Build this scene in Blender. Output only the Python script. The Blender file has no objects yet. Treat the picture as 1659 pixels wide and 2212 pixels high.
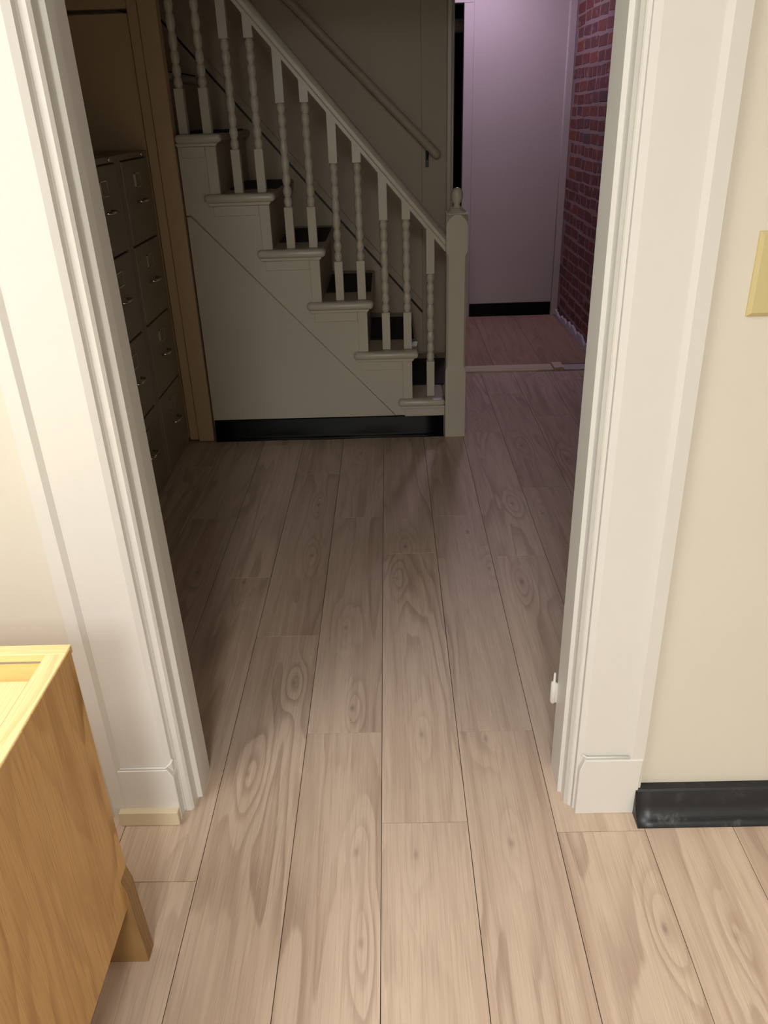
import bpy, bmesh, math, random
from mathutils import Vector, Matrix
random.seed(7)
S = bpy.context.scene
C = bpy.context.collection

# ------------------------------------------------------------------ camera
cam_d = bpy.data.cameras.new('camera'); cam = bpy.data.objects.new('camera', cam_d); C.objects.link(cam)
cam_d.sensor_fit = 'VERTICAL'; cam_d.sensor_height = 24.0
cam_d.lens = 1714.81 / 2212.0 * 24.0
cam_d.clip_start = 0.02; cam_d.clip_end = 60
_r = Vector((0.99957881, 0.00163706, -0.0289745)); _u = Vector((0.02510049, 0.45234747, 0.89148849)); _f = Vector((-0.01456596, 0.89184028, -0.45211585))
M = Matrix(((_r.x, _u.x, -_f.x), (_r.y, _u.y, -_f.y), (_r.z, _u.z, -_f.z))).to_4x4()
M.translation = Vector((0, 0, 1.42)); cam.matrix_world = M
S.camera = cam
# ------------------------------------------------------------------ world and lights
W = bpy.data.worlds.new('world'); S.world = W; W.use_nodes = True
W.node_tree.nodes['Background'].inputs[0].default_value = (0.5, 0.45, 0.5, 1)
W.node_tree.nodes['Background'].inputs[1].default_value = 0.004
def area(name, loc, sx, sy, power, col, rot=(0, 0, 0)):
    d = bpy.data.lights.new(name, 'AREA'); d.shape = 'RECTANGLE'; d.size = sx; d.size_y = sy
    d.energy = power; d.color = col
    o = bpy.data.objects.new(name, d); C.objects.link(o); o.location = loc; o.rotation_euler = rot
    return o
ROOM_LIGHTS = [(-1.22, 0.14, 35.5), (-0.15, -1.9, 76.0), (1.45, -1.65, 8.0)]   # x, y, watts of the three ceiling troffers
for _x, _y, _p in ROOM_LIGHTS:
    area('room_light', (_x, _y, 2.405), 0.54, 1.08, _p, (0.975, 1.0, 1.01))
area('corridor_light', (0.60, 5.46, 2.395), 0.16, 0.16, 7.8, (0.88, 0.69, 1.0))
vs = S.view_settings
vs.view_transform = 'Standard'; vs.look = 'None'; vs.gamma = 1.0; vs.use_curve_mapping = False
vs.exposure = 0.0

# ------------------------------------------------------------------ helpers
def lin(c):
    c /= 255.0
    return c / 12.92 if c <= 0.04045 else ((c + 0.055) / 1.055) ** 2.4
def rgb(r, g, b): return (lin(r), lin(g), lin(b), 1)

class NT:
    def __init__(s, name):
        s.m = bpy.data.materials.new(name); s.m.use_nodes = True
        s.t = s.m.node_tree; s.b = s.t.nodes['Principled BSDF']
    def n(s, typ, **kw):
        x = s.t.nodes.new(typ)
        for k, v in kw.items(): setattr(x, k, v)
        return x
    def l(s, a, b): s.t.links.new(a, b)
    def val(s, sock, v):
        if hasattr(v, 'is_linked') or isinstance(v, bpy.types.NodeSocket): s.l(v, sock)
        else: sock.default_value = v
    def math(s, op, a, b=0.0, c=None, clamp=False):
        x = s.n('ShaderNodeMath', operation=op, use_clamp=clamp)
        s.val(x.inputs[0], a); s.val(x.inputs[1], b)
        if c is not None: s.val(x.inputs[2], c)
        return x.outputs[0]
    def vmath(s, op, a, b):
        x = s.n('ShaderNodeVectorMath', operation=op)
        s.val(x.inputs[0], a); s.val(x.inputs[1], b)
        return x
    def noise(s, vec, scale, detail=3.0, rough=0.5, dist=0.0):
        x = s.n('ShaderNodeTexNoise'); s.val(x.inputs['Vector'], vec); x.inputs['Scale'].default_value = scale
        x.inputs['Detail'].default_value = detail; x.inputs['Roughness'].default_value = rough; x.inputs['Distortion'].default_value = dist
        return x.outputs['Fac']
    def ramp(s, fac, stops):
        x = s.n('ShaderNodeValToRGB'); s.l(fac, x.inputs[0]); e = x.color_ramp.elements
        while len(e) < len(stops): e.new(0.5)
        for i, (p, c) in enumerate(stops): e[i].position = p; e[i].color = c
        return x.outputs[0]
    def mix(s, fac, a, b, mode='MIX'):
        x = s.n('ShaderNodeMix', data_type='RGBA', blend_type=mode)
        s.val(x.inputs[0], fac); s.val(x.inputs[6], a); s.val(x.inputs[7], b)
        return x.outputs[2]
    def smooth(s, v, lo, hi, a=0.0, b=1.0):
        x = s.n('ShaderNodeMapRange', interpolation_type='SMOOTHSTEP'); s.val(x.inputs[0], v)
        for i, q in enumerate((lo, hi, a, b)): x.inputs[i + 1].default_value = q
        return x.outputs[0]
    def bump(s, h, strength, dist=0.002):
        x = s.n('ShaderNodeBump'); x.inputs['Strength'].default_value = strength; x.inputs['Distance'].default_value = dist
        s.l(h, x.inputs['Height']); s.l(x.outputs[0], s.b.inputs['Normal'])

def paint(name, col, rough=0.4, var=0.04, bump=0.15, bscale=90, spots=None, spec=0.5):
    t = NT(name); g = t.n('ShaderNodeNewGeometry').outputs['Position']
    f = t.noise(g, 3.0, 4.0)
    d = tuple(max(0, c * (1 - var * 2.2)) for c in col[:3]) + (1,)
    c = t.mix(f, col, d)
    if spots:
        k = t.noise(g, spots[0], 2.0)
        c = t.mix(t.smooth(k, spots[1], spots[1] + 0.06), c, spots[2])
    t.l(c, t.b.inputs['Base Color']); t.b.inputs['Roughness'].default_value = rough
    t.b.inputs['Specular IOR Level'].default_value = spec
    if bump:
        a = t.noise(g, bscale, 3.0); b2 = t.noise(g, 14, 2.0)
        t.bump(t.math('MULTIPLY_ADD', b2, 1.6, a), bump)
    return t.m

def wood(name, along, light, mid, dark, n_rings=8.0, sx=8.0, sy=0.85, ring=0.5, streak=0.5, fibre=0.3, rough=0.5, knots=False, bump=0.12, tone=0.06):
    """grain runs along the given local axis; contours of a stretched field make the cathedral figure"""
    t = NT(name)
    oc = t.n('ShaderNodeTexCoord').outputs['Object']
    sp = t.n('ShaderNodeSeparateXYZ'); t.l(oc, sp.inputs[0])
    X, Y, Z = sp.outputs
    u, v, w = {'Y': (X, Y, Z), 'Z': (Y, Z, X), 'X': (Y, X, Z)}[along]
    rnd = t.n('ShaderNodeObjectInfo').outputs['Random']
    off = t.math('MULTIPLY', rnd, 37.0)
    def vec(ku, kv):
        c = t.n('ShaderNodeCombineXYZ')
        t.l(t.math('MULTIPLY', u, ku), c.inputs[0]); t.l(t.math('MULTIPLY', v, kv), c.inputs[1]); t.l(t.math('ADD', off, w), c.inputs[2])
        return c.outputs[0]
    h = t.noise(vec(sx, sy), 1.0, 2.0, 0.45, 0.25)
    wob = t.noise(vec(26, 7), 1.0, 2.0)
    h = t.math('MULTIPLY_ADD', wob, 0.045, h)
    kn = None
    if knots:
        for nm, amp, su in (('knot_a', 0.34, 0.036), ('knot_b', 0.30, 0.028)):
            a = t.n('ShaderNodeAttribute', attribute_type='OBJECT', attribute_name=nm)
            ks = t.n('ShaderNodeSeparateXYZ'); t.l(a.outputs['Vector'], ks.inputs[0])
            dx = t.math('DIVIDE', t.math('SUBTRACT', u, ks.outputs[0]), su)
            dy = t.math('DIVIDE', t.math('SUBTRACT', v, ks.outputs[1]), su * 3.4)
            r2 = t.math('ADD', t.math('MULTIPLY', dx, dx), t.math('MULTIPLY', dy, dy))
            e = t.math('EXPONENT', t.math('MULTIPLY', r2, -1.0))
            h = t.math('MULTIPLY_ADD', t.math('MULTIPLY', e, ks.outputs[2]), amp, h)
            dx2 = t.math('DIVIDE', t.math('SUBTRACT', t.math('MULTIPLY_ADD', wob, 0.006, u), ks.outputs[0]), 0.0058)
            dy2 = t.math('DIVIDE', t.math('SUBTRACT', v, ks.outputs[1]), 0.0125)
            q2 = t.math('ADD', t.math('MULTIPLY', dx2, dx2), t.math('MULTIPLY', dy2, dy2))
            e2 = t.math('MULTIPLY', t.math('EXPONENT', t.math('MULTIPLY', q2, -1.0)), ks.outputs[2])
            kn = e2 if kn is None else t.math('ADD', kn, e2)
    ph = t.math('FRACT', t.math('MULTIPLY', h, n_rings))
    # asymmetric ring: slow rise, sharp fall
    rg = t.math('MULTIPLY', t.smooth(ph, 0.35, 0.88), t.smooth(ph, 0.90, 1.0, 1.0, 0.0))
    rmask = t.smooth(t.noise(vec(5, 0.9), 1.3, 2.0), 0.38, 0.62, 0.25, 1.0)
    rg = t.math('MULTIPLY', rg, rmask)
    st = t.math('ADD', t.math('MULTIPLY', t.smooth(t.noise(vec(17, 0.5), 1.0, 4.0, 0.62, 0.4), 0.44, 0.70), 0.7), t.math('MULTIPLY', t.smooth(t.noise(vec(58, 1.1), 1.0, 3.0, 0.6, 0.3), 0.46, 0.74), 0.5), clamp=True)
    fb = t.noise(vec(330, 7), 1.0, 3.0, 0.6)
    c = t.mix(t.math('MULTIPLY', st, streak), light, mid)
    c = t.mix(t.math('MULTIPLY', rg, ring), c, dark)
    fbm = t.smooth(fb, 0.45, 0.75)
    c = t.mix(t.math('MULTIPLY', fbm, fibre), c, dark)
    pores = t.smooth(t.noise(vec(420, 16), 1.0, 1.0), 0.66, 0.74)
    c = t.mix(t.math('MULTIPLY', pores, fibre * 0.9), c, tuple(min(1, q * 1.25) for q in light[:3]) + (1,))
    if kn is not None: c = t.mix(t.math('MULTIPLY', kn, 0.5, clamp=True), c, tuple(q * 0.45 for q in dark[:3]) + (1,))
    tv = t.math('MULTIPLY_ADD', rnd, 2 * tone, 1.0 - tone)
    mul = t.n('ShaderNodeCombineXYZ')
    for i in range(3): t.l(tv, mul.inputs[i])
    c = t.mix(1.0, c, mul.outputs[0], 'MULTIPLY')
    t.l(c, t.b.inputs['Base Color']); t.b.inputs['Roughness'].default_value = rough
    t.bump(t.math('SUBTRACT', 1.0, t.math('ADD', t.math('MULTIPLY', fb, 0.7), t.math('MULTIPLY', rg, 0.4))), bump, 0.0012)
    return t.m

def mark(o, label=None, cat=None, group=None, kind=None):
    if label: o['label'] = label
    if cat: o['category'] = cat
    if group: o['group'] = group
    if kind: o['kind'] = kind
    return o
def empty(name, loc=(0, 0, 0)):
    o = bpy.data.objects.new(name, None); C.objects.link(o); o.location = loc; o.empty_display_size = 0.1
    return o
def link(name, me, mat, parent=None, loc=None):
    o = bpy.data.objects.new(name, me); C.objects.link(o)
    if mat and not me.materials: me.materials.append(mat)
    if loc is not None: o.location = loc
    if parent is not None: o.parent = parent
    return o
def fin(bm, name, mat, parent=None, loc=None, smooth=False, kind=None):
    bmesh.ops.recalc_face_normals(bm, faces=bm.faces[:])
    me = bpy.data.meshes.new(name); bm.to_mesh(me); bm.free()
    if smooth:
        for p in me.polygons: p.use_smooth = True
    o = link(name, me, mat, parent, loc)
    if kind: o['kind'] = kind
    return o
def addbox(bm, x0, x1, y0, y1, z0, z1, bev=0.0, seg=1):
    vs_ = [bm.verts.new((x, y, z)) for z in (z0, z1) for y in (y0, y1) for x in (x0, x1)]
    idx = ((0, 2, 3, 1), (4, 5, 7, 6), (0, 1, 5, 4), (2, 6, 7, 3), (0, 4, 6, 2), (1, 3, 7, 5))
    fs = [bm.faces.new([vs_[i] for i in f]) for f in idx]
    if bev > 0:
        es = list({e for f in fs for e in f.edges})
        bmesh.ops.bevel(bm, geom=es, offset=bev, segments=seg, affect='EDGES', profile=0.5)
def box(name, x0, x1, y0, y1, z0, z1, mat, parent=None, bev=0.0, seg=1, kind=None, center=False, smooth=False):
    bm = bmesh.new()
    if center:
        cx, cy, cz = (x0 + x1) / 2, (y0 + y1) / 2, (z0 + z1) / 2
        addbox(bm, x0 - cx, x1 - cx, y0 - cy, y1 - cy, z0 - cz, z1 - cz, bev, seg)
        return fin(bm, name, mat, parent, (cx, cy, cz), smooth, kind)
    addbox(bm, x0, x1, y0, y1, z0, z1, bev, seg)
    return fin(bm, name, mat, parent, None, smooth, kind)
def addprism(bm, pts, fn, a, b):
    """polygon pts extruded between a and b; fn(p, t) -> xyz"""
    n = len(pts)
    va = [bm.verts.new(fn(p, a)) for p in pts]; vb = [bm.verts.new(fn(p, b)) for p in pts]
    bm.faces.new(va); bm.faces.new(vb[::-1])
    for i in range(n): bm.faces.new((va[i], va[(i + 1) % n], vb[(i + 1) % n], vb[i]))
def prism(name, pts, fn, a, b, mat, parent=None, kind=None, bev=0.0):
    bm = bmesh.new(); addprism(bm, pts, fn, a, b)
    if bev: bmesh.ops.bevel(bm, geom=bm.edges[:], offset=bev, segments=1, affect='EDGES')
    return fin(bm, name, mat, parent, None, False, kind)
def addlathe(bm, prof, seg=14, cx=0.0, cy=0.0, cap=True):
    rings = []
    for r, z in prof:
        rings.append([bm.verts.new((cx + r * math.cos(2 * math.pi * i / seg), cy + r * math.sin(2 * math.pi * i / seg), z)) for i in range(seg)])
    for a, b in zip(rings, rings[1:]):
        for i in range(seg): 
            f = bm.faces.new((a[i], a[(i + 1) % seg], b[(i + 1) % seg], b[i])); f.smooth = True
    if cap:
        bm.faces.new(rings[0][::-1]); bm.faces.new(rings[-1])
def addtube(bm, pts, r, seg=10):
    rings = []
    for i, p in enumerate(pts):
        p = Vector(p); d = (Vector(pts[min(i + 1, len(pts) - 1)]) - Vector(pts[max(i - 1, 0)])).normalized()
        a = d.cross(Vector((0, 1, 0.13))).normalized(); b = d.cross(a)
        rr = r[i] if isinstance(r, (list, tuple)) else r
        rings.append([bm.verts.new(p + a * rr * math.cos(2 * math.pi * k / seg) + b * rr * math.sin(2 * math.pi * k / seg)) for k in range(seg)])
    for a, b in zip(rings, rings[1:]):
        for k in range(seg):
            f = bm.faces.new((a[k], a[(k + 1) % seg], b[(k + 1) % seg], b[k])); f.smooth = True
    bm.faces.new(rings[0][::-1]); bm.faces.new(rings[-1])
XY = lambda p, z: (p[0], p[1], z)
XZ = lambda p, y: (p[0], y, p[1])
YZ = lambda p, x: (x, p[0], p[1])

# ------------------------------------------------------------------ materials
m_trim = paint('trim_paint', rgb(226, 223, 216), 0.36, 0.025, 0.22, 55, spots=(7.0, 0.74, rgb(204, 196, 182)))
m_wall = paint('cream_wall_paint', rgb(224, 217, 202), 0.55, 0.03, 0.12, 160)
m_ceil = paint('ceiling_paint', rgb(236, 234, 228), 0.8, 0.02, 0.0)
m_hallceil = paint('hall_ceiling_boards', rgb(120, 110, 96), 0.8, 0.03, 0.0)
m_stair = paint('stair_paint', rgb(210, 202, 182), 0.30, 0.05, 0.16, 45)
m_hallwall = paint('hall_wall_paint', rgb(198, 184, 160), 0.55, 0.06, 0.10, 60)
m_closet = paint('closet_paint', rgb(208, 181, 142), 0.6, 0.06, 0.10, 60)
m_corr = paint('corridor_wall_paint', rgb(205, 196, 190), 0.55, 0.03, 0.08, 80)
m_tread = paint('tread_paint', rgb(180, 168, 146), 0.5, 0.08, 0.12, 60)
m_black = NT('black_rubber')
_g = m_black.n('ShaderNodeNewGeometry').outputs['Position']
_sp = m_black.n('ShaderNodeSeparateXYZ'); m_black.l(_g, _sp.inputs[0])
_sc = m_black.math('MULTIPLY', m_black.smooth(m_black.noise(_g, 26, 5.0, 0.65), 0.52, 0.78), m_black.smooth(_sp.outputs[2], 0.0, 0.05, 1.0, 0.22))
m_black.l(m_black.mix(_sc, rgb(26, 26, 29), rgb(96, 96, 98)), m_black.b.inputs['Base Color'])
m_black.b.inputs['Roughness'].default_value = 0.38
m_black.bump(m_black.noise(_g, 30, 3.0), 0.2); m_black = m_black.m
m_base2 = paint('black_cove_base', rgb(12, 11, 11), 0.42, 0.1, 0.1, 20, spec=0.14)
m_mat = paint('black_tread_mat', rgb(24, 22, 22), 0.75, 0.2, 0.35, 240)
m_cab = paint('putty_steel', rgb(142, 132, 110), 0.42, 0.04, 0.0)
m_chrome = NT('chrome'); m_chrome.b.inputs['Metallic'].default_value = 1.0; m_chrome.b.inputs['Roughness'].default_value = 0.16
m_chrome.b.inputs['Base Color'].default_value = rgb(225, 222, 215); m_chrome = m_chrome.m
m_card = paint('label_card', rgb(150, 140, 118), 0.7, 0.03, 0.0)
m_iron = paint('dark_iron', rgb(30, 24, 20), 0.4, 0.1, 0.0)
m_void = paint('unlit_room_dark', rgb(30, 28, 30), 0.8, 0.1, 0.0)  # near-black colour stands in for the darkness of the unlit room
m_plate = paint('ivory_plastic', rgb(206, 190, 138), 0.32, 0.01, 0.0)
m_paper = paint('white_paper', rgb(225, 228, 226), 0.8, 0.02, 0.0)
m_gap = paint('dark_subfloor', rgb(46, 34, 28), 0.9, 0.1, 0.0)
m_plank = wood('pale_plank_vinyl', 'Y', rgb(214, 190, 168), rgb(186, 159, 138), rgb(150, 122, 104), n_rings=8.0, sx=8.5, sy=0.8, ring=0.48, streak=0.9, fibre=0.32, rough=0.46, knots=True, bump=0.08, tone=0.04)
m_plank2 = wood('corridor_plank', 'Y', rgb(178, 146, 124), rgb(150, 120, 102), rgb(126, 98, 84), ring=0.3, streak=0.6, fibre=0.2, rough=0.55, knots=False)
m_oak = wood('oak_veneer_panel', 'Z', rgb(212, 168, 108), rgb(186, 140, 82), rgb(158, 112, 60), n_rings=8.0, sx=7.5, sy=1.5, ring=1.0, streak=0.7, fibre=0.5, rough=0.42, bump=0.16, tone=0.02)
m_oaktop = wood('oak_top_edge', 'Y', rgb(246, 218, 160), rgb(230, 194, 128), rgb(206, 164, 98), n_rings=9.0, sx=10, sy=1.6, ring=0.45, streak=0.6, fibre=0.35, rough=0.5, tone=0.02)
m_oakx = wood('oak_rail', 'X', rgb(244, 214, 154), rgb(226, 188, 122), rgb(198, 156, 92), n_rings=9.0, sx=18, sy=1.6, ring=0.45, streak=0.6, fibre=0.35, rough=0.5, tone=0.02)
m_ply = wood('orange_plywood', 'X', rgb(244, 192, 118), rgb(226, 166, 92), rgb(196, 134, 66), n_rings=6.0, sx=9, sy=4, ring=0.7, streak=0.4, fibre=0.2, rough=0.6, tone=0.02)
m_oakleg = wood('oak_leg', 'Z', rgb(158, 122, 76), rgb(132, 97, 56), rgb(104, 73, 40), n_rings=12.0, sx=20, sy=1.5, ring=0.5, streak=0.7, fibre=0.5, rough=0.55, tone=0.02)
m_raw = wood('raw_pine', 'X', rgb(228, 214, 184), rgb(216, 198, 162), rgb(192, 168, 128), ring=0.2, streak=0.4, fibre=0.2, rough=0.6)
m_mortar = paint('mortar', rgb(158, 136, 132), 0.9, 0.2, 0.6, 120)
m_plaster = paint('plaster_remnant', rgb(205, 200, 205), 0.8, 0.05, 0.3, 60)
def brickmat():
    t = NT('old_red_brick'); g = t.n('ShaderNodeNewGeometry').outputs['Position']
    r = t.n('ShaderNodeObjectInfo').outputs['Random']
    c = t.ramp(r, [(0.0, rgb(104, 58, 52)), (0.3, rgb(120, 66, 58)), (0.55, rgb(104, 64, 60)), (0.75, rgb(136, 74, 54)), (0.88, rgb(84, 66, 70)), (1.0, rgb(116, 60, 56))])
    k = t.noise(g, 38, 4.0, 0.6)
    c = t.mix(t.math('MULTIPLY', t.smooth(k, 0.35, 0.7), 0.45), c, rgb(86, 40, 40))
    sm = t.smooth(t.noise(g, 13, 4.0, 0.65), 0.56, 0.72)
    c = t.mix(t.math('MULTIPLY', sm, 0.5), c, rgb(176, 148, 142))
    t.l(c, t.b.inputs['Base Color']); t.b.inputs['Roughness'].default_value = 0.75
    t.bump(t.noise(g, 70, 4.0), 0.6, 0.004)
    return t.m
m_brick = brickmat()
def lampmat(name, col, strength):
    t = NT(name); t.b.inputs['Emission Color'].default_value = col; t.b.inputs['Emission Strength'].default_value = strength
    t.b.inputs['Base Color'].default_value = (0.8, 0.8, 0.8, 1); return t.m

# ------------------------------------------------------------------ floor, planks
floor = box('floor', -2.2, 2.2, -2.6, 4.62, -0.06, -0.0105, m_gap, kind='structure')
PW, PX0, PL = 0.19203, -0.0488, 1.203
ends = {-1: 1.557, 0: 1.266, 1: 1.552, -2: 1.983, 2: 1.232, 3: 1.793, -3: 1.125, -4: 1.58, -5: 2.1, 4: 1.44, 5: 2.02, 6: 1.7, -6: 1.3}
knots = {  # plank column -> knot spots (x, y) in the room
    (-0.085, 0.98), (-0.10, 1.19), (0.028, 1.18), (0.055, 1.545), (-0.29, 1.76), (-0.37, 1.42), (0.215, 1.525), (0.235, 1.205),
    (-0.145, 2.28), (-0.16, 2.02), (-0.125, 1.65), (0.0, 2.30), (0.165, 2.20), (0.035, 2.52), (0.27, 2.62), (0.42, 2.26), (-0.30, 2.47), (-0.31, 2.88),
    (0.50, 1.0), (0.63, 0.98), (-0.52, 2.30), (0.32, 2.35), (0.47, 2.85), (-0.2, 2.6), (0.24, 1.88), (-0.5, 1.35)}
def plank(x0, x1, y0, y1):
    cx, cy = (x0 + x1) / 2, (y0 + y1) / 2
    g = 0.00075
    bm = bmesh.new(); hx, hy = (x1 - x0) / 2 - g, (y1 - y0) / 2 - g
    z0, z1, b = -0.010, 0.0, 0.0002
    lo = [bm.verts.new((sx * hx, sy * hy, z0)) for sx, sy in ((-1, -1), (1, -1), (1, 1), (-1, 1))]
    md = [bm.verts.new((sx * hx, sy * hy, z1 - b)) for sx, sy in ((-1, -1), (1, -1), (1, 1), (-1, 1))]
    hi = [bm.verts.new((sx * (hx - b), sy * (hy - b), z1)) for sx, sy in ((-1, -1), (1, -1), (1, 1), (-1, 1))]
    for A, B in ((lo, md), (md, hi)):
        for i in range(4): bm.faces.new((A[i], A[(i + 1) % 4], B[(i + 1) % 4], B[i]))
    bm.faces.new(hi); bm.faces.new(lo[::-1])
    o = fin(bm, 'plank', m_plank, floor, (cx, cy, 0))
    ks = [(kx - cx, ky - cy) for kx, ky in knots if x0 < kx < x1 and y0 < ky < y1]
    if not ks and random.random() < 0.6: ks = [(random.uniform(-0.05, 0.05), random.uniform(-hy, hy) * 0.8)]
    for i, nm in enumerate(('knot_a', 'knot_b')):
        o[nm] = (ks[i][0], ks[i][1], random.uniform(0.6, 1.1)) if i < len(ks) else (0.0, 50.0, 0.0)
for c in range(-6, 7):
    e = ends[c]
    while e > -0.9: e -= PL
    while e < 4.60:
        y0, y1 = max(e, -1.2), min(e + PL, 4.60)
        x0, x1 = PX0 + c * PW, PX0 + (c + 1) * PW
        if c == 6: x1 = min(x1, 1.235)
        plank(x0, x1, y0, y1)
        e += PL

# corridor floor
floor2 = box('floor_corridor', -1.0, 1.24, 4.62, 6.03, -0.06, -0.0105, m_gap, kind='structure')
def cplank(x0, x1, y0, y1):
    bm = bmesh.new(); hx, hy = (x1 - x0) / 2 - 0.0006, (y1 - y0) / 2 - 0.0006
    addbox(bm, -hx, hx, -hy, hy, -0.010, 0.004, 0.001)
    fin(bm, 'plank', m_plank2, floor2, ((x0 + x1) / 2, (y0 + y1) / 2, 0))
for i in range(-2, 4):
    x0 = 0.322 + (i - 0) * 0.30; ye = (5.35, 5.05, 5.62)[i % 3]
    cplank(x0, min(x0 + 0.30, 1.236), 4.735, ye); cplank(x0, min(x0 + 0.30, 1.236), ye, 6.025)
# worn threshold boards between the two floors
th = empty('threshold', (0.7, 4.66, 0)); mark(th, 'worn pale wooden threshold strip across the corridor opening by the stairs', 'threshold')
def ragged(name, x0, x1, y0, y1, z1, mat, n, jit):
    rr = random.Random(int(x0 * 100) + 3); pts = []
    for i in range(n + 1): pts.append((x0 + (x1 - x0) * i / n - 0.7, y0 + rr.uniform(0, jit) - 4.66))
    pts += [(x1 - 0.7, y1 - 4.66), (x0 - 0.7, y1 - 4.66)]
    return prism(name, pts, XY, -0.0095, z1, mat, th)
ragged('wood_strip', 0.345, 0.965, 4.602, 4.733, 0.007, m_raw, 11, 0.022)
ragged('painted_strip', 1.03, 1.232, 4.604, 4.715, 0.006, m_corr, 5, 0.012)
ragged('broken_piece', 0.970, 1.026, 4.606, 4.728, 0.018, m_raw, 3, 0.02)

# ------------------------------------------------------------------ near wall with the door opening
wl = box('wall_left', -2.2, -0.64, 1.30, 1.43, 0, 2.45, m_wall, kind='structure')
wr = box('wall_right', 0.512, 2.2, 1.30, 1.43, 0, 2.45, m_wall, kind='structure')
wh = box('wall_header', -0.64, 0.512, 1.30, 1.43, 2.16, 2.45, m_wall, kind='structure')
box('wall_room_back', -2.3, 2.3, -2.7, -2.6, 0, 2.45, m_wall, kind='structure')
box('wall_room_west', -2.3, -2.2, -2.6, 1.43, 0, 2.45, m_wall, kind='structure')
box('wall_room_east', 2.2, 2.3, -2.6, 1.43, 0, 2.45, m_wall, kind='structure')
box('ceiling', -2.3, 2.3, -2.7, 1.43, 2.45, 2.55, m_ceil, kind='structure')

# casings: profile in plan, leaned a little like the old frame
def casing(name, prof, lean, z1, mat, parent):
    bm = bmesh.new()
    addprism(bm, prof, lambda p, z: (p[0] + lean * z, p[1], z), 0.0, z1)
    return fin(bm, name, mat, parent)
t1 = empty('trim_1', (0, 0, 0)); mark(t1, kind='structure')
LB = -0.009
casing('backband', [(-0.660, 1.31), (-0.650, 1.286), (-0.622, 1.284), (-0.613, 1.294), (-0.613, 1.31)], LB * 0.9, 2.10, m_trim, t1)
casing('casing_board', [(-0.613, 1.31), (-0.613, 1.294), (-0.514, 1.294), (-0.502, 1.300), (-0.501, 1.318), (-0.501, 1.33)], LB, 2.10, m_trim, t1)
casing('moulding', [(-0.501, 1.335), (-0.501, 1.311), (-0.498, 1.316), (-0.495, 1.313), (-0.484, 1.314), (-0.479, 1.320), (-0.478, 1.335)], LB * 1.15, 2.10, m_trim, t1)
casing('door_jamb', [(-0.65, 1.335), (-0.478, 1.335), (-0.478, 1.352), (-0.467, 1.354), (-0.466, 1.385), (-0.468, 1.442), (-0.65, 1.442)], LB * 1.45, 2.10, m_trim, t1)
# plinth with a clipped upper corner
prism('plinth_block', [(-0.636, 0.0), (-0.500, 0.0), (-0.500, 0.128), (-0.512, 0.150), (-0.636, 0.150)], XZ, 1.286, 1.33, m_trim, t1, bev=0.0015)
bm = bmesh.new(); addtube(bm, [(-0.616, 1.291, 0.152), (-0.516, 1.291, 0.153), (-0.505, 1.296, 0.160), (-0.501, 1.302, 0.168)], 0.0028, 8); fin(bm, 'paint_bead', m_trim, t1)
box('shoe_block', -0.634, -0.501, 1.2705, 1.288, 0.0005, 0.040, m_raw, t1, bev=0.0015)
t2 = empty('trim_2', (0, 0, 0)); mark(t2, kind='structure')
LR = -0.004
casing('backband', [(0.530, 1.31), (0.524, 1.286), (0.498, 1.284), (0.489, 1.294), (0.489, 1.31)], LR * 2.4, 2.10, m_trim, t2)
casing('casing_board', [(0.489, 1.31), (0.489, 1.294), (0.394, 1.294), (0.382, 1.300), (0.382, 1.33)], LR, 2.10, m_trim, t2)
casing('moulding', [(0.3825, 1.335), (0.3825, 1.309), (0.379, 1.305), (0.374, 1.308), (0.372, 1.312), (0.370, 1.310), (0.366, 1.318), (0.366, 1.335)], LR * 0.6, 2.10, m_trim, t2)
casing('door_jamb', [(0.52, 1.335), (0.366, 1.335), (0.366, 1.347), (0.358, 1.349), (0.359, 1.432), (0.52, 1.432)], LR * 0.6, 2.10, m_trim, t2)
prism('plinth_block', [(0.516, 0.0), (0.385, 0.0), (0.385, 0.128), (0.394, 0.158), (0.520, 0.157)], XZ, 1.281, 1.33, m_trim, t2, bev=0.0015)
bm = bmesh.new(); addtube(bm, [(0.491, 1.287, 0.161), (0.398, 1.287, 0.162), (0.389, 1.292, 0.166)], 0.0026, 8); fin(bm, 'paint_bead', m_trim, t2)
hg = empty('hinge', (0.352, 1.438, 0.0)); hg.parent = t2
bm = bmesh.new(); addlathe(bm, [(0.0035, 0.185), (0.0075, 0.192), (0.0075, 0.246), (0.003, 0.249), (0.003, 0.268), (0.0022, 0.272)], 10); fin(bm, 'hinge_barrel', m_trim, hg)
box('hinge_leaf', 0.002, 0.020, -0.006, -0.003, 0.192, 0.246, m_trim, hg)
t3 = empty('trim_3', (0, 0, 0)); mark(t3, kind='structure')
box('head_casing', -0.68, 0.52, 1.284, 1.312, 2.10, 2.22, m_trim, t3, bev=0.002)
box('head_jamb', -0.52, 0.40, 1.312, 1.442, 2.09, 2.16, m_trim, t3)

# black rubber base on the right wall, toe flared out
bm = bmesh.new()
prof = [(1.30, 0.0), (1.238, 0.0), (1.2375, 0.004), (1.250, 0.010), (1.262, 0.020), (1.271, 0.036), (1.2795, 0.067), (1.283, 0.0715), (1.30, 0.0725)]
xs = [0.5125] + [0.55 + 0.11 * i for i in range(16)]
prev = None
for i, x in enumerate(xs):
    k = random.uniform(-0.0012, 0.0012)
    ring = [bm.verts.new((x, y + (k if y < 1.29 else 0), z + (k if z > 0.07 else 0))) for y, z in prof]
    if prev:
        for a in range(len(prof) - 1): f = bm.faces.new((prev[a], prev[a + 1], ring[a + 1], ring[a])); f.smooth = 0 < a < 6
    else: bm.faces.new(ring)
    prev = ring
bm.faces.new(prev[::-1])
bb = fin(bm, 'baseboard_right', m_black); mark(bb, kind='structure')

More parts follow.
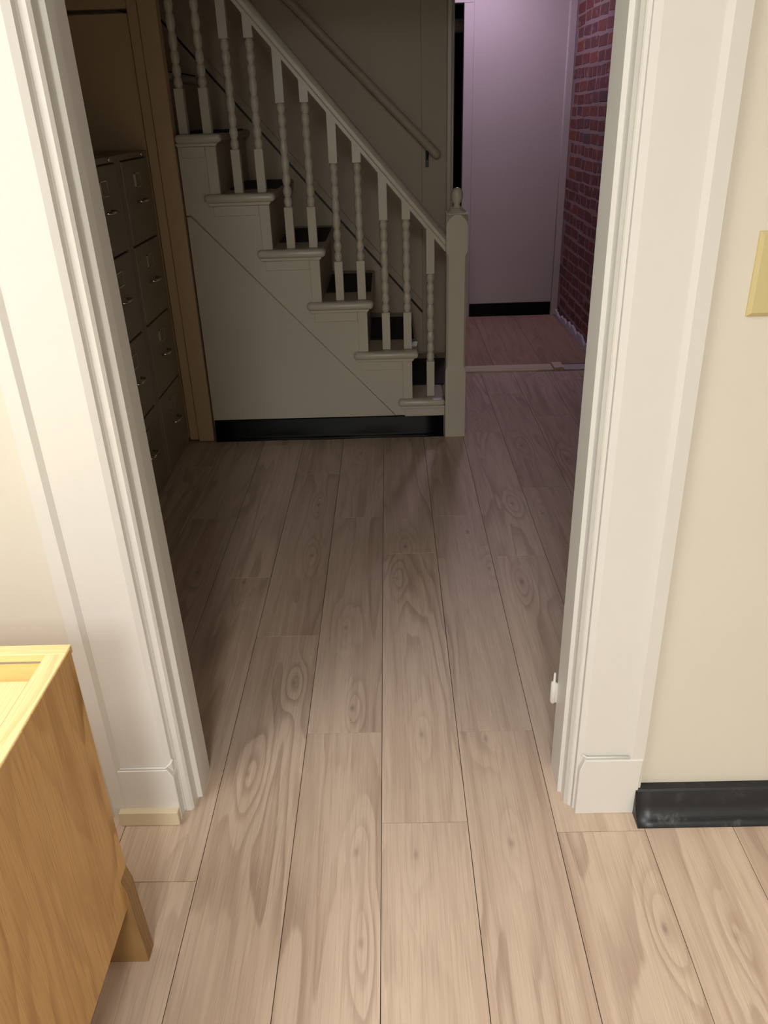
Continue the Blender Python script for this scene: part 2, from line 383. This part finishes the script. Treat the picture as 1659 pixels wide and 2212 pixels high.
# switch plate at the right edge
sw = empty('light_switch', (0.615, 1.30, 1.169)); mark(sw, 'ivory plastic light switch plate on the cream wall right of the door', 'light switch')
bm = bmesh.new()
o_, i_ = [(-0.0375, -0.066), (0.0375, -0.066), (0.0375, 0.066), (-0.0375, 0.066)], [(-0.0315, -0.060), (0.0315, -0.060), (0.0315, 0.060), (-0.0315, 0.060)]
A = [bm.verts.new((x, 0.0, z)) for x, z in o_]; B = [bm.verts.new((x, -0.004, z)) for x, z in o_]; D = [bm.verts.new((x, -0.0085, z)) for x, z in i_]
for P, Q in ((A, B), (B, D)):
    for i in range(4): bm.faces.new((P[i], P[(i + 1) % 4], Q[(i + 1) % 4], Q[i]))
bm.faces.new(D); bm.faces.new(A[::-1])
fin(bm, 'cover_plate', m_plate, sw)
box('toggle', -0.005, 0.005, -0.020, -0.008, -0.004, 0.012, m_plate, sw, bev=0.001)
for sz in (-0.030, 0.030):
    bm = bmesh.new(); addlathe(bm, [(0.003, 0), (0.003, 0.0012)], 8); s_ = fin(bm, 'screw', m_plate, sw, (0, -0.0085, sz)); s_.rotation_euler = (math.pi / 2, 0, 0)

# fluorescent ceiling fixture in the lit room
m_diff = lampmat('lit_diffuser', (0.975, 1, 1.01, 1), 1.0)
for (_x, _y, _p), lb in zip(ROOM_LIGHTS, ('white ceiling troffer nearest the doorway', 'white ceiling troffer straight behind the one nearest the doorway', 'white ceiling troffer on the right side, far back from the doorway')):
    cf = empty('ceiling_light', (_x, _y, 2.45)); mark(cf, lb, 'ceiling light', 'ceiling troffers')
    box('housing', -0.30, 0.30, -0.60, 0.60, -0.03, 0.0, m_ceil, cf, bev=0.004)
    box('diffuser', -0.275, 0.275, -0.56, 0.56, -0.040, -0.031, m_diff, cf, bev=0.003)

# ------------------------------------------------------------------ hall shell
box('wall_hall_west', -1.75, -1.65, 1.43, 3.64, 0, 2.6, m_hallceil, kind='structure')
box('ceiling_hall', -1.75, 1.34, 1.43, 3.58, 2.6, 2.7, m_hallceil, kind='structure')
box('ceiling_stairwell', -3.1, 1.34, 3.58, 4.62, 3.6, 3.7, m_hallwall, kind='structure')
box('ceiling_corridor', -1.0, 1.34, 4.62, 6.03, 2.45, 2.55, m_hallceil, kind='structure')
box('wall_stair_upper', -3.1, 1.34, 3.50, 3.58, 2.6, 3.6, m_hallwall, kind='structure')
ws = box('wall_stair', -3.1, 0.300, 4.42, 4.60, 0, 3.6, m_hallwall, kind='structure')
box('wall_stair_lintel', 0.300, 1.34, 4.42, 4.60, 2.42, 3.6, m_hallwall, kind='structure')
box('wall_stair_west', -3.2, -3.1, 3.50, 4.60, 0, 3.7, m_hallwall, kind='structure')
# end board and bead of the stair wall
t4 = empty('trim_4', (0, 0, 0)); mark(t4, kind='structure')
box('end_board', 0.178, 0.304, 4.408, 4.42, 0.19, 2.42, m_hallwall, t4, bev=0.002)
box('edge_bead', 0.304, 0.326, 4.398, 4.62, 0.0, 2.42, m_stair, t4, bev=0.003)
bm = bmesh.new(); addlathe(bm, [(0.007, 0.0), (0.007, 2.42)], 10, 0.331, 4.400); fin(bm, 'corner_round', m_stair, t4)
# stair skirt on the far wall with a dark-filled joint under its cap
SL = 1.146
def skz(x): return 0.416 - (x - 0.183) * SL
t5 = empty('trim_5', (0, 0, 0)); mark(t5, kind='structure')
xa, xb = 0.176, -1.9
prism('skirt_board', [(xa, skz(xa) - 0.014), (xb, skz(xb) - 0.014), (xb, skz(xb) - 0.5), (xa, 0.19)], XZ, 4.402, 4.42, m_hallwall, t5)
prism('skirt_cap', [(xa, skz(xa) + 0.004), (xb, skz(xb) + 0.004), (xb, skz(xb) + 0.052), (xa, skz(xa) + 0.052)], XZ, 4.398, 4.42, m_hallwall, t5)

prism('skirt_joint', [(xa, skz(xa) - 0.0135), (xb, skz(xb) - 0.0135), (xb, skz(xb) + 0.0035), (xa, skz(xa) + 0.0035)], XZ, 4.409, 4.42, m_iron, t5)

# closet front beside the stairs (left)
t6 = empty('trim_6', (0, 0, 0)); mark(t6, kind='structure')
box('corner_post', -0.948, -0.874, 3.600, 3.665, 0.004, 2.6, m_closet, t6, bev=0.004)
box('corner_post_batten', -0.990, -0.9495, 3.606, 3.66, 0.012, 2.6, m_closet, t6, bev=0.003)
d1 = empty('door_1', (0, 0, 0)); mark(d1, kind='structure')
box('door_slab', -1.62, -0.993, 3.622, 3.655, 0.015, 1.783, m_closet, d1, bev=0.003)
box('wall_closet', -1.65, -0.991, 3.612, 3.66, 1.797, 2.6, m_closet, kind='structure')
box('wall_closet_upper', -3.1, -0.90, 3.665, 3.70, 2.0, 3.6, m_hallwall, kind='structure')

# ------------------------------------------------------------------ staircase
st = empty('staircase', (-0.3, 3.62, 0)); mark(st, 'steep white painted wooden staircase with turned balusters and newel post', 'staircase')
SX, SY = -0.3, 3.62
def sb(name, x0, x1, y0, y1, z0, z1, mat, bev=0.0, parent=None, seg=1):
    return box(name, x0 - SX, x1 - SX, y0 - SY, y1 - SY, z0, z1, mat, parent or st, bev=bev, seg=seg)
def sxz(p, y): return (p[0] - SX, y - SY, p[1])
RUN, RISE = 0.2005, 0.2322
def xr(t): return 0.323 - RUN * (t - 1)
def zt(t): return 0.190 + RISE * (t - 1)
def xris(t): return xr(t) - 0.028
NT_ = 10
YF, YB = 3.616, 4.40
for t in range(1, NT_ + 1):
    front = xr(t) if t > 1 else 0.2475
    # tread: rounded near edge and front edge
    bm = bmesh.new()
    x0, x1 = xr(t) - 0.296, front
    if t == 6: x0 = -0.868
    addbox(bm, x0 - SX, x1 - SX, (3.586 if t < 7 else 3.705) - SY, YB - SY, zt(t) - 0.032, zt(t), 0.0135, 3)
    if t == 1: addbox(bm, 0.2475 - SX, 0.318 - SX, 3.69 - SY, YB - SY, zt(1) - 0.032, zt(1), 0.012, 2)
    fin(bm, 'tread', m_tread, st)
    # painted return nosing strip along the open side
    if t > 6:
        sb('riser', xris(t) - 0.018, xris(t), 3.705, YB, zt(t - 1), zt(t) - 0.032, m_tread)
        sb('tread_mat', xris(t + 1) + 0.004, x1 - 0.012, 3.815, 4.268, zt(t), zt(t) + 0.006, m_mat, 0.002)
        continue
    bm = bmesh.new(); addbox(bm, x0 - 0.001 - SX, x1 + (0.001 if t > 1 else -0.0005) - SX, 3.583 - SY, 3.640 - SY, zt(t) - 0.0335, zt(t) + 0.0008, 0.0145, 3)
    for f in bm.faces: f.smooth = True
    fin(bm, 'return_nosing', m_stair, st)
    sb('tread_mat', xris(t + 1) + 0.004, (x1 - 0.012 if t > 1 else 0.306), 3.815, 4.268, zt(t), zt(t) + 0.006, m_mat, 0.002)
    sb('riser', xris(t) - 0.018, xris(t), 3.63, YB, (zt(t - 1) if t > 1 else 0.0), zt(t) - 0.032, m_tread)
    if t <= 6:
        r0 = xris(t)
        lft = x0 + (0.012 if t < 6 else 0.0)
        rgt = r0 if t > 1 else 0.247
        prism('scotia', [(lft - 0.004, zt(t) - 0.0335), (rgt + (0.012 if t > 1 else 0), zt(t) - 0.0335), (rgt + (0.004 if t > 1 else 0), zt(t) - 0.046), (lft + 0.004, zt(t) - 0.046)], sxz, 3.597, 3.616, m_stair, st, bev=0.002)
        sb('apron_strip', lft + 0.018, rgt - (0.046 if t > 1 else 0.0), 3.610, 3.617, zt(t) - 0.088, zt(t) - 0.047, m_stair, 0.0015)
        if t > 1: sb('bracket_strip', rgt - 0.044, rgt, 3.610, 3.617, zt(t - 1) + 0.001, zt(t) - 0.047, m_stair, 0.0015)
# stringer with the stepped top, and the closed panel below the diagonal joint
pts = [(0.247, 0.107), (0.247, zt(1) - 0.032)]
for t in range(2, 8):
    pts += [(xris(t), zt(t - 1) - 0.032), (xris(t), zt(t) - 0.032)]
xl = -0.866
pts = [p for p in pts if p[0] > xl] + [(xl, zt(6) - 0.032 if zt(6) - 0.032 > 1.04 else 1.04), (xl, 1.037), (-0.845, 1.037), (0.014, 0.107)]
prism('stringer', pts, sxz, 3.6165, 3.632, m_stair, st)
prism('under_stair_panel', [(0.016, 0.0), (0.016, 0.1005), (-0.848, 1.030), (-0.866, 1.030), (-0.866, 0.0)], sxz, 3.6195, 3.632, m_stair, st)
prism('panel_foot', [(0.246, 0.0), (0.246, 0.105), (0.016, 0.105), (0.016, 0.0)], sxz, 3.6195, 3.632, m_stair, st)
bm = bmesh.new(); addtube(bm, [(-0.862 - SX, 3.6185 - SY, 1.032), (-0.846 - SX, 3.6185 - SY, 1.034), (0.014 - SX, 3.6185 - SY, 0.106)], 0.0028, 6); fin(bm, 'joint_bead', m_tread, st)

# balusters: square foot, turned beads, square head
BW = 0.0185
def baluster_mesh(name, top):
    bm = bmesh.new()
    addbox(bm, -BW, BW, -BW, BW, 0.0, 0.169, 0.0012)
    L0, L1 = 0.169, 0.569
    segs = [0.040, 0.046, 0.050, 0.064, 0.064, 0.050, 0.046, 0.040]
    k = (L1 - L0) / sum(segs); prof = [(0.0125, L0)]; z = L0
    for s in segs:
        s *= k
        for q, r in ((0.05, 0.0130), (0.18, 0.0160), (0.4, 0.0183), (0.6, 0.0183), (0.82, 0.0160), (0.95, 0.0130)): prof.append((r, z + s * q))
        z += s; prof.append((0.0122, z))
    addlathe(bm, prof, 14, cap=False)
    addbox(bm, -BW, BW, -BW, BW, 0.569, top, 0.0012)
    bmesh.ops.recalc_face_normals(bm, faces=bm.faces[:])
    me = bpy.data.meshes.new(name); bm.to_mesh(me); bm.free(); me.materials.append(m_stair)
    return me
bl_long, bl_short = baluster_mesh('baluster_long', 0.775), baluster_mesh('baluster_short', 0.658)
def railz(x): return 0.856 + (0.246 - x) * 1.147
bx = [(1, 0.182, bl_long)]
for t in range(2, 8):
    c = 0.182 - RUN * (t - 1) * 1.018
    bx += [(t, c + 0.0985, bl_short), (t, c, bl_long)]
for t, x, me in bx:
    if x < -0.87: continue
    link('baluster', me, m_stair, st, (x - SX, 3.66 - SY, zt(t)))
# handrail: shaped section swept along the slope
bm = bmesh.new()
sec = [(-0.024, 0.0), (-0.024, 0.016), (-0.029, 0.024), (-0.029, 0.040), (-0.020, 0.060), (-0.006, 0.068), (0.006, 0.068), (0.020, 0.060), (0.029, 0.040), (0.029, 0.024), (0.024, 0.016), (0.024, 0.0)]
ends_ = []
for x in (0.249, -0.95):
    ends_.append([bm.verts.new((x - SX, 3.66 + a - SY, railz(x) + b * 1.18)) for a, b in sec])
for i in range(len(sec)):
    f = bm.faces.new((ends_[0][i], ends_[0][(i + 1) % len(sec)], ends_[1][(i + 1) % len(sec)], ends_[1][i])); f.smooth = 2 < i < 9
bm.faces.new(ends_[0]); bm.faces.new(ends_[1][::-1])
fin(bm, 'handrail', m_stair, st)
# newel: square foot, stop-chamfered shaft, block with arched chamfers, cap and ball
nx, ny = 0.2955, 3.637
bm = bmesh.new()
def oct_ring(z, h, c):
    p = []
    for sx_, sy_ in ((1, 1), (-1, 1), (-1, -1), (1, -1)):
        a, b = (sx_ * h, sy_ * (h - c)), (sx_ * (h - c), sy_ * h)
        p += [a, b] if sx_ * sy_ > 0 else [b, a]
    return [bm.verts.new((x, y, z)) for x, y in p]
H = 0.0475
spec = [(0.0, H, 0.001), (0.325, H, 0.001), (0.350, H, 0.009), (0.835, H, 0.009), (0.862, H, 0.001), (0.965, H, 0.001), (0.985, H, 0.008), (1.000, H, 0.022), (1.010, H, 0.034)]
prev = None
for z, h, c in spec:
    r_ = oct_ring(z, h - (0.0 if z < 0.34 or z > 0.85 else 0.003), c)
    if prev:
        for i in range(8): bm.faces.new((prev[i], prev[(i + 1) % 8], r_[(i + 1) % 8], r_[i]))
    else: bm.faces.new(r_)
    prev = r_
bm.faces.new(prev)
nw = fin(bm, 'newel_post', m_stair, st, (nx - SX, ny - SY, 0))
bm = bmesh.new(); addbox(bm, -0.0475, 0.0475, -0.0475, 0.0475, 1.010, 1.017, 0.003, 2)
addlathe(bm, [(0.042, 1.017), (0.038, 1.024), (0.029, 1.028), (0.028, 1.034)], 20); fin(bm, 'newel_cap', m_stair, nw)
bm = bmesh.new(); addlathe(bm, [(0.021, 1.034), (0.021, 1.038), (0.014, 1.042), (0.0135, 1.050), (0.017, 1.056), (0.0225, 1.065), (0.0255, 1.076), (0.0262, 1.086), (0.0245, 1.097), (0.0195, 1.107), (0.012, 1.113), (0.003, 1.1155)], 20); fin(bm, 'ball_finial', m_stair, nw)
# black cove base below the stair panel
bm = bmesh.new()
prof = [(3.619, 0.0), (3.598, 0.0), (3.596, 0.003), (3.604, 0.010), (3.610, 0.022), (3.612, 0.102), (3.615, 0.105), (3.619, 0.105)]
prev = None
for i in range(13):
    x = -0.862 + (0.243 + 0.862) * i / 12; k = 0.003 * math.sin(i * 1.3) * (i > 1)
    ring = [bm.verts.new((x, y - (k if z < 0.02 and y < 3.615 else 0), z)) for y, z in prof]
    if prev:
        for a in range(len(prof) - 1): f = bm.faces.new((prev[a], prev[a + 1], ring[a + 1], ring[a])); f.smooth = 0 < a < 5
    else: bm.faces.new(ring)
    prev = ring
bm.faces.new(prev[::-1])
mark(fin(bm, 'baseboard_stair', m_base2), kind='structure')

# scrap of paper on the second tread
bm = bmesh.new()
P_ = [(-0.022, 0, 0.001), (-0.004, -0.012, 0.012), (0.010, -0.010, 0.002), (0.016, 0.006, 0.020), (0.002, 0.012, 0.006), (-0.014, 0.012, 0.016), (0.004, 0.0, 0.024)]
V_ = [bm.verts.new(p) for p in P_]
for f in ((0, 1, 6), (1, 2, 6), (2, 3, 6), (3, 4, 6), (4, 5, 6), (5, 0, 6), (0, 2, 1), (0, 3, 2), (0, 4, 3), (0, 5, 4)): bm.faces.new([V_[i] for i in f])
o = fin(bm, 'paper_scrap', m_paper, None, (0.108, 3.68, zt(2) + 0.001)); mark(o, 'small crumpled scrap of white paper on the second stair tread', 'paper')

# wall handrail on the far wall
hr = empty('wall_handrail', (0.2, 4.37, 1.2)); mark(hr, 'round painted handrail on a dark bracket on the far stair wall', 'handrail')
e0, sl = Vector((0.252, 4.345, 1.208)), 0.975
bm = bmesh.new()
pl = [(0.052, -0.025, 0.008)] ; 
pts = [Vector((0.262, 4.345, 1.200)), Vector((0.254, 4.345, 1.208))] + [Vector((0.25 - d, 4.345, 1.212 + d * sl)) for d in (0.0, 0.4, 0.8, 1.3, 1.8)]
addtube(bm, [p - Vector(hr.location) for p in pts], [0.013, 0.0195, 0.021, 0.021, 0.021, 0.021, 0.021], 14); fin(bm, 'rail', m_hallwall, hr)
for xb_ in (0.205, -1.0):
    zb_ = 1.212 + (0.25 - xb_) * sl
    bm = bmesh.new(); q = [Vector((xb_, 4.345, zb_ - 0.02)), Vector((xb_, 4.347, zb_ - 0.045)), Vector((xb_, 4.37, zb_ - 0.062)), Vector((xb_, 4.402, zb_ - 0.066))]
    addtube(bm, [p - Vector(hr.location) for p in q], 0.006, 8)
    addbox(bm, xb_ - 0.008 - 0.2, xb_ + 0.008 - 0.2, 0.030, 0.0375, zb_ - 1.2 - 0.105, zb_ - 1.2 - 0.03, 0.002)
    fin(bm, 'bracket', m_iron, hr)

# ------------------------------------------------------------------ filing cabinets
def filing(name, y0, y1, label):
    r = empty(name, (-1.30, (y0 + y1) / 2, 0)); mark(r, label, 'filing cabinet', 'filing cabinets in the hall')
    w = (y1 - y0) / 2; F = 0.315
    bm = bmesh.new()
    # carcass: side flanges stand a little proud around the drawer stack
    addbox(bm, -0.33, F - 0.022, -w, w, 0.012, 1.300)
    addbox(bm, F - 0.022, F - 0.004, -w, -w + 0.026, 0.012, 1.300, 0.002)
    addbox(bm, F - 0.022, F - 0.004, w - 0.026, w, 0.012, 1.300, 0.002)
    addbox(bm, F - 0.022, F - 0.004, -w + 0.026, w - 0.026, 1.278, 1.300, 0.002)
    addbox(bm, F - 0.022, F - 0.010, -w + 0.026, w - 0.026, 0.012, 0.046)
    fin(bm, 'body', m_cab, r)
    bm = bmesh.new(); addlathe(bm, [(0.008, 0), (0.008, 0.006), (0.006, 0.007)], 12); lk = fin(bm, 'lock', m_chrome, r, (F - 0.005, w - 0.09, 1.289)); lk.rotation_euler = (0, math.pi / 2, 0)
    for i in range(4):
        zt_ = 1.274 - 0.307 * i; zb = zt_ - 0.300
        d = box('drawer', F - 0.020, F, -w + 0.029, w - 0.029, zb, zt_, m_cab, r, bev=0.004, seg=2)
        lh = empty('label_holder'); 
        bpy.data.objects.remove(lh)
        bm = bmesh.new()
        zc = zt_ - 0.073
        for a in ((-0.036, -0.033, zc - 0.026, zc + 0.026), (0.033, 0.036, zc - 0.026, zc + 0.026), (-0.036, 0.036, zc - 0.026, zc - 0.023), (-0.036, 0.036, zc + 0.023, zc + 0.026)):
            addbox(bm, F, F + 0.004, a[0], a[1], a[2], a[3])
        fin(bm, 'label_holder', m_chrome, d)
        box('label_card', F, F + 0.0015, -0.033, 0.033, zc - 0.023, zc + 0.023, m_card, d)
        bm = bmesh.new(); zh = zt_ - 0.150
        addtube(bm, [(F - 0.002, -0.045, zh), (F + 0.018, -0.043, zh), (F + 0.026, -0.03, zh), (F + 0.026, 0.03, zh), (F + 0.018, 0.043, zh), (F - 0.002, 0.045, zh)], 0.0055, 8)
        fin(bm, 'handle', m_chrome, d)
    return r
filing('filing_cabinet', 3.182, 3.584, 'putty steel filing cabinet beside the stair post, far one of the pair')
filing('filing_cabinet', 2.762, 3.164, 'putty steel filing cabinet half hidden by the door frame, near one of the pair')

# ------------------------------------------------------------------ oak pedestal without its top
oc = empty('oak_cabinet', (-0.80, 0.65, 0)); mark(oc, 'open-topped oak cabinet standing left of the doorway', 'cabinet')
OX, OY = -0.80, 0.65
def ob(name, x0, x1, y0, y1, z0, z1, mat, bev=0.001):
    return box(name, x0, x1, y0, y1, z0, z1, mat, oc, bev=bev, center=True)
def obc(name, x0, x1, y0, y1, z0, z1, mat, bev=0.001):
    o = ob(name, x0, x1, y0, y1, z0, z1, mat, bev); o.location -= Vector((OX, OY, 0)); return o
OZ = 0.703
obc('side_panel', -0.518, -0.5005, 0.10, 0.984, 0.150, OZ - 0.001, m_oak)
obc('side_panel', -1.10, -1.082, 0.10, 0.984, 0.150, OZ - 0.001, m_oak)
obc('top_rail', -1.10, -0.5022, 0.969, 0.993, OZ - 0.014, OZ, m_oakx)
obc('top_stile', -0.533, -0.5018, 0.10, 0.9685, OZ - 0.022, OZ, m_oaktop)
obc('top_stile', -1.098, -1.068, 0.10, 0.9685, OZ - 0.022, OZ, m_oaktop)
obc('top_board', -1.0675, -0.5335, 0.10, 0.9075, OZ - 0.020, OZ - 0.0012, m_oaktop)
obc('inner_board', -1.08, -0.519, 0.9085, 0.9685, OZ - 0.030, OZ - 0.016, m_ply)
obc('back_panel', -1.08, -0.519, 0.951, 0.9685, 0.150, OZ - 0.031, m_ply)
obc('front_panel', -1.08, -0.519, 0.10, 0.118, 0.150, OZ - 0.023, m_oak)
# leg boards: splayed a little past the side panel
def legb(y0, y1, sgn):
    pts = [(0.0, 0.0), (0.116, 0.0), (0.1135, 0.06), (0.110, 0.14), (0.1085, 0.190), (0.099, 0.232), (0.0, 0.232)]
    cx = -0.602 if sgn > 0 else -0.998
    bm = bmesh.new(); addprism(bm, [(sgn * a, b - 0.11) for a, b in pts], XZ, -(y1 - y0) / 2, (y1 - y0) / 2)
    return fin(bm, 'leg', m_oakleg, oc, (cx - OX, (y0 + y1) / 2 - OY, 0.11))
legb(0.951, 0.985, 1); legb(0.951, 0.985, -1); legb(0.118, 0.150, 1); legb(0.118, 0.150, -1)

# ------------------------------------------------------------------ corridor beyond
be = empty('wall_corridor_end', (0, 0, 0)); mark(be, kind='structure')
box('wall_panel', 0.590, 1.205, 6.030, 6.10, 0.0, 2.45, m_corr, be)
box('wall_above', -1.0, 0.590, 6.035, 6.10, 2.10, 2.45, m_corr, be)
box('wall_west_part', -1.0, 0.0, 6.035, 6.10, 0.0, 2.10, m_corr, be)
t7 = empty('trim_7', (0, 0, 0)); mark(t7, kind='structure')
box('door_casing', 0.524, 0.5885, 6.018, 6.10, 0.004, 2.015, m_corr, t7, bev=0.002)
box('door_head', -0.06, 0.5885, 6.018, 6.10, 2.0155, 2.10, m_corr, t7, bev=0.002)
box('door_casing', -0.06, 0.0, 6.018, 6.10, 0.004, 2.015, m_corr, t7, bev=0.002)
t8 = empty('trim_8', (0, 0, 0)); mark(t8, kind='structure')
box('corner_strip', 1.206, 1.2525, 6.012, 6.07, 0.004, 2.45, m_corr, t8, bev=0.003)
bm = bmesh.new(); addlathe(bm, [(0.006, 0.004), (0.006, 2.45)], 10, 1.205, 6.020); fin(bm, 'corner_bead', m_corr, t8)
mark(box('baseboard_corridor', 0.592, 1.198, 6.018, 6.0295, 0.004, 0.100, m_base2, bev=0.003), kind='structure')
# unlit room behind the corridor doorway
dr = empty('wall_dark_room', (0, 0, 0)); mark(dr, kind='structure')
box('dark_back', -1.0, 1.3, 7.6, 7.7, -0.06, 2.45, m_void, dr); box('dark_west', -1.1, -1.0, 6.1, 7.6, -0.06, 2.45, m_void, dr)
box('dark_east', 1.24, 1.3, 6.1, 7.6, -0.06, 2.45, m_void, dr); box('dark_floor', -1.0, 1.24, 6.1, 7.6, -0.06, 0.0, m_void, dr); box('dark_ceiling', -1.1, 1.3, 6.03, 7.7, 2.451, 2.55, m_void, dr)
pb = empty('hanging_tube', (0.52, 6.50, 1.93)); mark(pb, 'faint pale tube hanging in the dark doorway at the corridor end', 'tube')
bm = bmesh.new(); addtube(bm, [(-0.30, 0, 0), (-0.29, 0, 0), (0.10, 0, 0), (0.11, 0, 0)], [0.02, 0.045, 0.045, 0.02], 14); fin(bm, 'tube_body', m_corr, pb)
for hx in (-0.22, 0.04):
    bm = bmesh.new(); addtube(bm, [(hx, 0, 0.04), (hx, 0.001, 0.52)], 0.003, 6); fin(bm, 'wire', m_iron, pb)
# corridor west end
box('wall_corridor_west', -1.1, -1.0, 4.60, 6.10, 0, 2.45, m_corr, kind='structure')
# violet ceiling lamp
vl = empty('corridor_lamp', (0.60, 5.46, 2.45)); mark(vl, 'small violet ceiling lamp lighting the brick corridor', 'ceiling lamp')
bm = bmesh.new(); addlathe(bm, [(0.10, 0.0), (0.10, -0.018), (0.094, -0.026)], 20); fin(bm, 'lamp_base', m_ceil, vl)
bm = bmesh.new(); addlathe(bm, [(0.088, -0.0265), (0.085, -0.040), (0.060, -0.050), (0.02, -0.0535)], 20); fin(bm, 'lamp_diffuser', lampmat('violet_diffuser', (0.88, 0.69, 1.0, 1), 6.0), vl)

# ------------------------------------------------------------------ brick wall
bw = box('wall_brick', 1.252, 1.36, 1.43, 6.10, 0, 2.6, m_mortar, kind='structure')
vmesh = {}
def brick_mesh(kind, L, v):
    if (kind, v) in vmesh: return vmesh[(kind, v)]
    rr = random.Random(kind * 17 + v)
    bm = bmesh.new(); h = 0.0305
    addbox(bm, -0.0012, 0.012, -L / 2, L / 2, -h, h)
    es = [e for e in bm.edges if all(w.co.x < 0 for w in e.verts)]
    bmesh.ops.bevel(bm, geom=es, offset=0.0035, segments=1, affect='EDGES')
    for w in bm.verts:
        if w.co.x < 0: w.co += Vector((rr.uniform(-0.0006, 0.0006), rr.uniform(-0.005, 0.004), rr.uniform(-0.004, 0.003)))
    bmesh.ops.recalc_face_normals(bm, faces=bm.faces[:])
    me = bpy.data.meshes.new('brick'); bm.to_mesh(me); bm.free(); me.materials.append(m_brick)
    vmesh[(kind, v)] = me
    return me
LEN = [0.195, 0.092, 0.145]
nb = 0
for c in range(0, 31):
    z = 0.045 + 0.0737 * c
    y = 6.012 - random.uniform(0.0, 0.09)
    hdr = c % 6 == 3
    if y < 6.0:
        pass
    while y > 4.66 and nb < 298:
        k = 1 if hdr else random.choices((0, 1, 2), (0.62, 0.2, 0.18))[0]
        L = LEN[k]
        o = link('brick', brick_mesh(k, L, random.randrange(3)), m_brick, bw, (1.252 + random.uniform(-0.0006, 0.0006), y - L / 2, z + random.uniform(-0.004, 0.004) + 0.006 * math.sin(y * 3.1 + c * 0.9)))
        o.rotation_euler = (random.uniform(-0.035, 0.035), 0, 0)
        y -= L + 0.015; nb += 1
# nearer bricks and the top of the wall: joined, out of sight of the doorway
bm = bmesh.new()
for c in range(0, 31):
    z = 0.045 + 0.0737 * c; y = 4.62 - (c % 2) * 0.09
    while y > 1.7:
        addbox(bm, 1.250, 1.256, y - 0.195, y, z - 0.0305, z + 0.0305); y -= 0.207
nbk = fin(bm, 'brick_field', m_brick, bw); nbk['kind'] = 'stuff'
# ragged plaster left along the foot of the brick wall
bm = bmesh.new(); rr = random.Random(5)
pts = [(4.64, 0.004), (4.64, 0.055)]
y = 4.64
while y < 6.0:
    y += rr.uniform(0.025, 0.11); hgt = 0.05 + 0.018 * math.sin(y * 5.1) + rr.uniform(-0.012, 0.014)
    pts.append((min(y, 6.01), hgt))
    if rr.random() < 0.3 and y < 5.9: y += 0.012; pts.append((y, hgt - rr.uniform(0.01, 0.03)))
pts.append((6.01, 0.004))
addprism(bm, pts, YZ, 1.236, 1.254)
o = fin(bm, 'plaster_strip', m_plaster, bw)
# labels of parts that look unlike the rest of their thing
for o in C.objects:
    k = o.name.split('.')[0]
    lb = {'tread_mat': 'black rubber tread mat', 'handle': 'chrome drawer pull', 'label_holder': 'chrome label holder', 'bracket': 'dark iron rail bracket',
          'shoe_block': 'raw wood block at the foot of the casing', 'inner_board': 'orange plywood strip inside the open top', 'plaster_strip': 'ragged white plaster along the brick foot'}.get(k)
    if lb and o.parent is not None: o['label'] = lb
